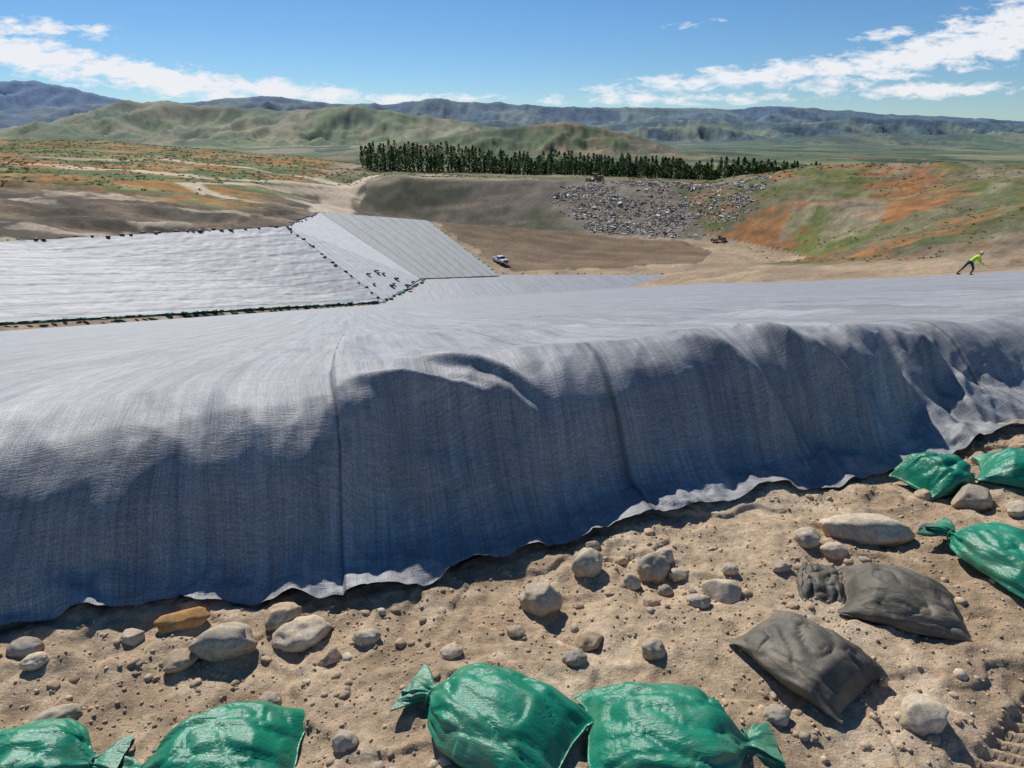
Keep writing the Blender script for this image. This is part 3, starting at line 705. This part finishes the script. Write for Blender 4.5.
box('side_windows',.22,0,1.50,1.45,1.80,.42,m_gl,t,.02,(.28,.1,.86))
box('rear_window',-.74,0,1.5,.10,1.3,.4,m_gl,t,.01,(-.02,.1,.9))
for s_ in(-1,1):
    box('bed_side',-1.85,s_*.88,1.12,1.85,.1,.36,m_wp,t,.03)
    box('head_lamp',2.78,s_*.72,.88,.08,.35,.22,m_lamp,t,.02);box('tail_lamp',-2.79,s_*.84,.95,.06,.14,.35,m_red,t,.01)
    box('mirror',.95,s_*1.03,1.32,.12,.2,.2,m_blk,t,.02)
    for xw in(1.75,-1.75): wheel('wheel',xw,s_*.84,.40,.26,m_blk,m_st,t)
box('tailgate',-2.75,0,1.12,.08,1.7,.36,m_wp,t,.02);box('grille',2.80,0,.86,.06,1.0,.28,m_blk,t,.01)
box('front_bumper',2.86,0,.55,.14,1.85,.2,m_st,t,.04);box('rear_bumper',-2.88,0,.55,.14,1.8,.18,m_st,t,.04)
t.location=(-3.0,169,float(terr(np.array([-3.0]),np.array([169.]))[0])+.02);t.rotation_euler=(0,0,R(-58))
def compactor(X,Y,rot):
    e=bpy.data.objects.new('landfill_compactor',None);scene.collection.objects.link(e)
    box('chassis_rear',-1.4,0,1.5,3.4,2.2,1.0,m_yl,e,.1);box('chassis_front',1.9,0,1.2,2.4,1.5,.7,m_yl,e,.1)
    box('engine_cover',-2.0,0,2.3,2.2,1.8,.8,m_yl,e,.1,(.1,.2,.9));box('cab_frame',.3,0,2.7,1.5,1.5,1.5,m_yl,e,.06,(.1,.1,.9))
    box('cab_glass',.3,0,2.8,1.53,1.4,.9,m_gl,e,.02,(.08,.08,.92));box('cab_roof',.3,0,3.5,1.8,1.8,.12,m_yl,e,.04)
    box('blade',4.0,0,1.0,.2,3.8,1.7,m_yl,e,.05);vs,fs=tube((-1.8,.6,2.6),(-1.8,.6,3.6),.08,.08);partobj('exhaust',vs,fs,m_blk,e)
    for s_ in(-1,1):
        box('push_arm',3.0,s_*.9,.9,2.0,.2,.25,m_yl,e,.03)
        for xw in(2.2,-2.0):
            wheel('drum',xw,s_*1.5,.85,1.0,m_st,m_yl,e)
            for a in range(12):
                for yy_ in(-.3,.3):
                    an=a*math.pi/6+yy_;box('cleat',xw+.9*math.cos(an),s_*1.5+yy_,.85+.9*math.sin(an),.14,.14,.14,m_st,e,0)
    e.location=(X,Y,float(terr(np.array([X]),np.array([Y]))[0]));e.rotation_euler=(0,0,rot);return e
compactor(36,291,R(200))
compactor(65,206,R(150)).scale=(.6,.6,.6)

# ------------------------------------------------------------ worker, leaning forward as he climbs with the sheet edge
def worker(X,Y,rot,zg):
    me=bpy.data.meshes.new('body')
    J=[(0,0,.88,.15),(.10,0,1.0,.145),(.26,0,1.16,.16),(.40,0,1.28,.13),(.47,0,1.345,.062),
       (-.10,.10,.83,.105),(-.30,.12,.47,.072),(-.62,.12,.10,.05),(-.50,.13,.04,.045),
       (.06,-.10,.82,.105),(.22,-.12,.45,.075),(.10,-.12,.10,.05),(.26,-.13,.04,.045),
       (.40,.20,1.24,.065),(.55,.25,.98,.05),(.74,.20,.80,.037),(.80,.19,.76,.035),
       (.38,-.20,1.24,.065),(.46,-.27,.97,.05),(.68,-.24,.82,.037),(.75,-.23,.79,.035)]
    E=[(0,1),(1,2),(2,3),(3,4),(0,5),(5,6),(6,7),(7,8),(0,9),(9,10),(10,11),(11,12),(3,13),(13,14),(14,15),(15,16),(3,17),(17,18),(18,19),(19,20)]
    me.from_pydata([j[:3] for j in J],E,[])
    o=bpy.data.objects.new('body',me)
    root=bpy.data.objects.new('worker',None);scene.collection.objects.link(root);scene.collection.objects.link(o);o.parent=root
    sk=o.modifiers.new('skin','SKIN');sk.use_smooth_shade=True
    for i,j in enumerate(J): me.skin_vertices[0].data[i].radius=(j[3],j[3]*(.95 if i>4 else .9))
    me.skin_vertices[0].data[0].use_root=True
    sb=o.modifiers.new('sub','SUBSURF');sb.levels=2;sb.render_levels=2
    m,nt,b=newmat('hi_vis_shirt_and_jeans');ln=nt.links.new
    tc=N(nt,'ShaderNodeTexCoord');sx=N(nt,'ShaderNodeSeparateXYZ');ln(tc.outputs['Object'],sx.inputs[0])
    a=N(nt,'ShaderNodeMath',operation='MULTIPLY_ADD');ln(sx.outputs['X'],a.inputs[0]);a.inputs[1].default_value=.8;ln(sx.outputs['Z'],a.inputs[2])
    r=ramp(nt,[(0,(.03,.045,.09)),(.47,(.03,.045,.09)),(.475,(.50,.78,.04)),(.60,(.50,.78,.04))]);
    dv=N(nt,'ShaderNodeMath',operation='MULTIPLY');dv.inputs[1].default_value=.5;ln(a.outputs[0],dv.inputs[0]);ln(dv.outputs[0],r.inputs['Fac'])
    r.color_ramp.interpolation='CONSTANT';ln(r.outputs['Color'],b.inputs['Base Color']);b.inputs['Roughness'].default_value=.8
    me.materials.append(m)
    m_sk=simple('skin',(.45,.27,.19),.5,var=.05);m_bt=simple('boot_leather',(.10,.06,.035),.7)
    V,F=I4;hv=V*np.array([.098,.078,.118]);hv[:,2]-=.012*(hv[:,2]<-.05)
    front=hv[:,0]>.06;nose=np.exp(-((hv[:,1]/.014)**2+((hv[:,2]+.005)/.024)**2))*front;hv[:,0]+=.022*nose
    for e_ in(-.03,.03): hv[:,0]-=.008*np.exp(-(((hv[:,1]-e_)/.014)**2+((hv[:,2]-.025)/.012)**2))*front
    hd=mkobj('head',hv,F,m_sk);hd.parent=root;hd.location=(.56,0,1.45);hd.rotation_euler=(0,R(25),0)
    for e_ in(-1,1):
        ev=V*np.array([.016,.012,.028]);eo=mkobj('ear',ev,F,m_sk);eo.parent=hd;eo.location=(0,e_*.078,0)
        ey=mkobj('eye',V*.010,F,m_blk);ey.parent=hd;ey.location=(.088,e_*.03,.025)
    mo=mkobj('mouth',V*np.array([.006,.024,.005]),F,simple('lips',(.3,.1,.09)));mo.parent=hd;mo.location=(.088,0,-.05)
    ht=V.copy();ht[:,2]=np.maximum(ht[:,2],-.05);k=ht[:,2]<0;ht[k,:2]*=1.22;ht=ht*np.array([.125,.105,.11])
    hh=mkobj('hard_hat',ht,F,m_wp);hh.parent=hd;hh.location=(0,0,.05)
    for bx,by in((-.50,.13),(.22,-.13)):
        bv=V*np.array([.145,.055,.06]);bv[:,2]=np.maximum(bv[:,2],-.045);bo=mkobj('boot',bv,F,m_bt);bo.parent=root;bo.location=(bx,by,.05)
    for hx,hy,hz in((.82,.19,.745),(.77,-.23,.775)):
        hm=bpy.data.meshes.new('hand');hj=[(0,0,0),(.05,0,-.03)];he=[(0,1)];hr=[.028,.032]
        for f_,(oy,ln_) in enumerate(((-.03,.07),(-.01,.08),(.01,.075),(.03,.06))):
            b_=len(hj);hj+=[(.075,oy,-.045),(.075+ln_*.5,oy,-.06),(.075+ln_*.6,oy,-.06-ln_*.5)];he+=[(1,b_),(b_,b_+1),(b_+1,b_+2)];hr+=[.010,.009,.008]
        b_=len(hj);hj+=[(.03,-.04,-.03),(.07,-.05,-.055)];he+=[(0,b_),(b_,b_+1)];hr+=[.012,.009]
        hm.from_pydata(hj,he,[]);ho=bpy.data.objects.new('hand',hm);scene.collection.objects.link(ho);ho.parent=root;ho.location=(hx,hy,hz)
        ho.modifiers.new('s','SKIN')
        for i_,rr_ in enumerate(hr): hm.skin_vertices[0].data[i_].radius=(rr_,rr_)
        hm.skin_vertices[0].data[0].use_root=True
        ho.modifiers.new('ss','SUBSURF').levels=1;hm.materials.append(m_sk)
    root.location=(X,Y,zg);root.rotation_euler=(0,0,rot);return root
wx_,wy_=30.6,43.4
worker(wx_,wy_,R(-8),float(planeZ(wx_,wy_))+.02)

# ------------------------------------------------------------ light, sky, camera
el=R(43);az=R(-24)   # azimuth measured from +Y toward +X
Ld=Vector((math.sin(az)*math.cos(el),math.cos(az)*math.cos(el),math.sin(el)))
sl=bpy.data.lights.new('sun','SUN');sl.energy=5.0;sl.angle=R(.53);sl.color=(1,.965,.905)
so=bpy.data.objects.new('sun',sl);scene.collection.objects.link(so);so.rotation_euler=(Ld).to_track_quat('Z','Y').to_euler()
w=bpy.data.worlds.new('World');scene.world=w;w.use_nodes=True;nt=w.node_tree;ln=nt.links.new
bg=nt.nodes['Background'];sky=N(nt,'ShaderNodeTexSky');sky.sky_type='NISHITA';sky.sun_disc=False;sky.sun_elevation=el;sky.sun_rotation=az
sky.altitude=1000;sky.air_density=1.0;sky.dust_density=.12;sky.ozone_density=2.4
tc=N(nt,'ShaderNodeTexCoord');sx=N(nt,'ShaderNodeSeparateXYZ');ln(tc.outputs['Generated'],sx.inputs[0])
tint=N(nt,'ShaderNodeMix',data_type='RGBA',blend_type='MULTIPLY');tint.inputs[0].default_value=1;ln(sky.outputs[0],tint.inputs[6]);tint.inputs[7].default_value=(.73,.90,1.08,1)
hs=N(nt,'ShaderNodeHueSaturation');hs.inputs['Saturation'].default_value=1.1;ln(tint.outputs[2],hs.inputs['Color'])
def mth(op,a,b=None,c=None):
    m=N(nt,'ShaderNodeMath',operation=op)
    for i,v in enumerate((a,b,c)):
        if v is None:continue
        if isinstance(v,(int,float)): m.inputs[i].default_value=v
        else: ln(v,m.inputs[i])
    return m.outputs[0]
yc=mth('MAXIMUM',sx.outputs['Y'],.05);k_=mth('DIVIDE',sx.outputs['X'],yc);e_=mth('DIVIDE',sx.outputs['Z'],yc)
cb=N(nt,'ShaderNodeCombineXYZ');ln(k_,cb.inputs[0]);ln(e_,cb.inputs[1])
CL=[(.60,.108,.26,.028,.20,1.25),(.36,.080,.26,.015,.10,1.1),(.72,.135,.18,.038,.12,1.3),(.58,.058,.14,.012,.02,1.),(.20,.047,.18,.009,.0,.9),
    (-.66,.100,.18,.026,-.16,1.25),(-.50,.074,.20,.022,-.14,1.25),(-.34,.058,.18,.016,-.10,1.2),(-.66,.135,.12,.014,-.05,.9),(.52,.128,.06,.008,.1,.8),(.68,.175,.07,.010,0,.8),(-.15,.048,.14,.008,0,.8),(.25,.14,.05,.005,.1,.5),(.45,.10,.1,.008,.1,.6)]
tot=None
for (k0,e0,a,b,th,wt) in CL:
    mp=N(nt,'ShaderNodeMapping');mp.vector_type='TEXTURE';mp.inputs['Location'].default_value=(k0,e0,0);mp.inputs['Rotation'].default_value=(0,0,th);mp.inputs['Scale'].default_value=(a,b,1)
    ln(cb.outputs[0],mp.inputs[0]);vl=N(nt,'ShaderNodeVectorMath',operation='LENGTH');ln(mp.outputs[0],vl.inputs[0])
    v=mth('MULTIPLY',mth('MAXIMUM',mth('SUBTRACT',1.25,vl.outputs['Value']),0),wt);tot=v if tot is None else mth('MAXIMUM',tot,v)
mp=N(nt,'ShaderNodeMapping');mp.inputs['Scale'].default_value=(13,38,1);ln(cb.outputs[0],mp.inputs[0])
no=N(nt,'ShaderNodeTexNoise',Scale=2.0,Detail=10.,Roughness=.64,Distortion=.3);ln(mp.outputs[0],no.inputs['Vector'])
den=mth('ADD',mth('MULTIPLY',tot,.62),mth('MULTIPLY',mth('SUBTRACT',no.outputs['Fac'],.5),2.4))
rr=ramp(nt,[(.14,g3(0)),(.62,g3(.96))]);ln(den,rr.inputs['Fac'])
gate=mth('MULTIPLY',rr.outputs['Color'],mth('MINIMUM',mth('MULTIPLY',tot,5),1))
mx=N(nt,'ShaderNodeMix',data_type='RGBA');ln(gate,mx.inputs[0]);ln(hs.outputs[0],mx.inputs[6]);mx.inputs[7].default_value=(10.8,11.0,11.5,1)
ln(mx.outputs[2],bg.inputs['Color']);bg.inputs['Strength'].default_value=.080

cam=bpy.data.cameras.new('camera');co=bpy.data.objects.new('camera',cam);scene.collection.objects.link(co)
co.location=(0,0,2.0);co.rotation_euler=(R(69),0,0);cam.sensor_width=36;cam.lens=22.85;cam.clip_start=.05;cam.clip_end=60000
scene.camera=co
scene.view_settings.view_transform='Standard';scene.view_settings.look='None';scene.view_settings.exposure=0
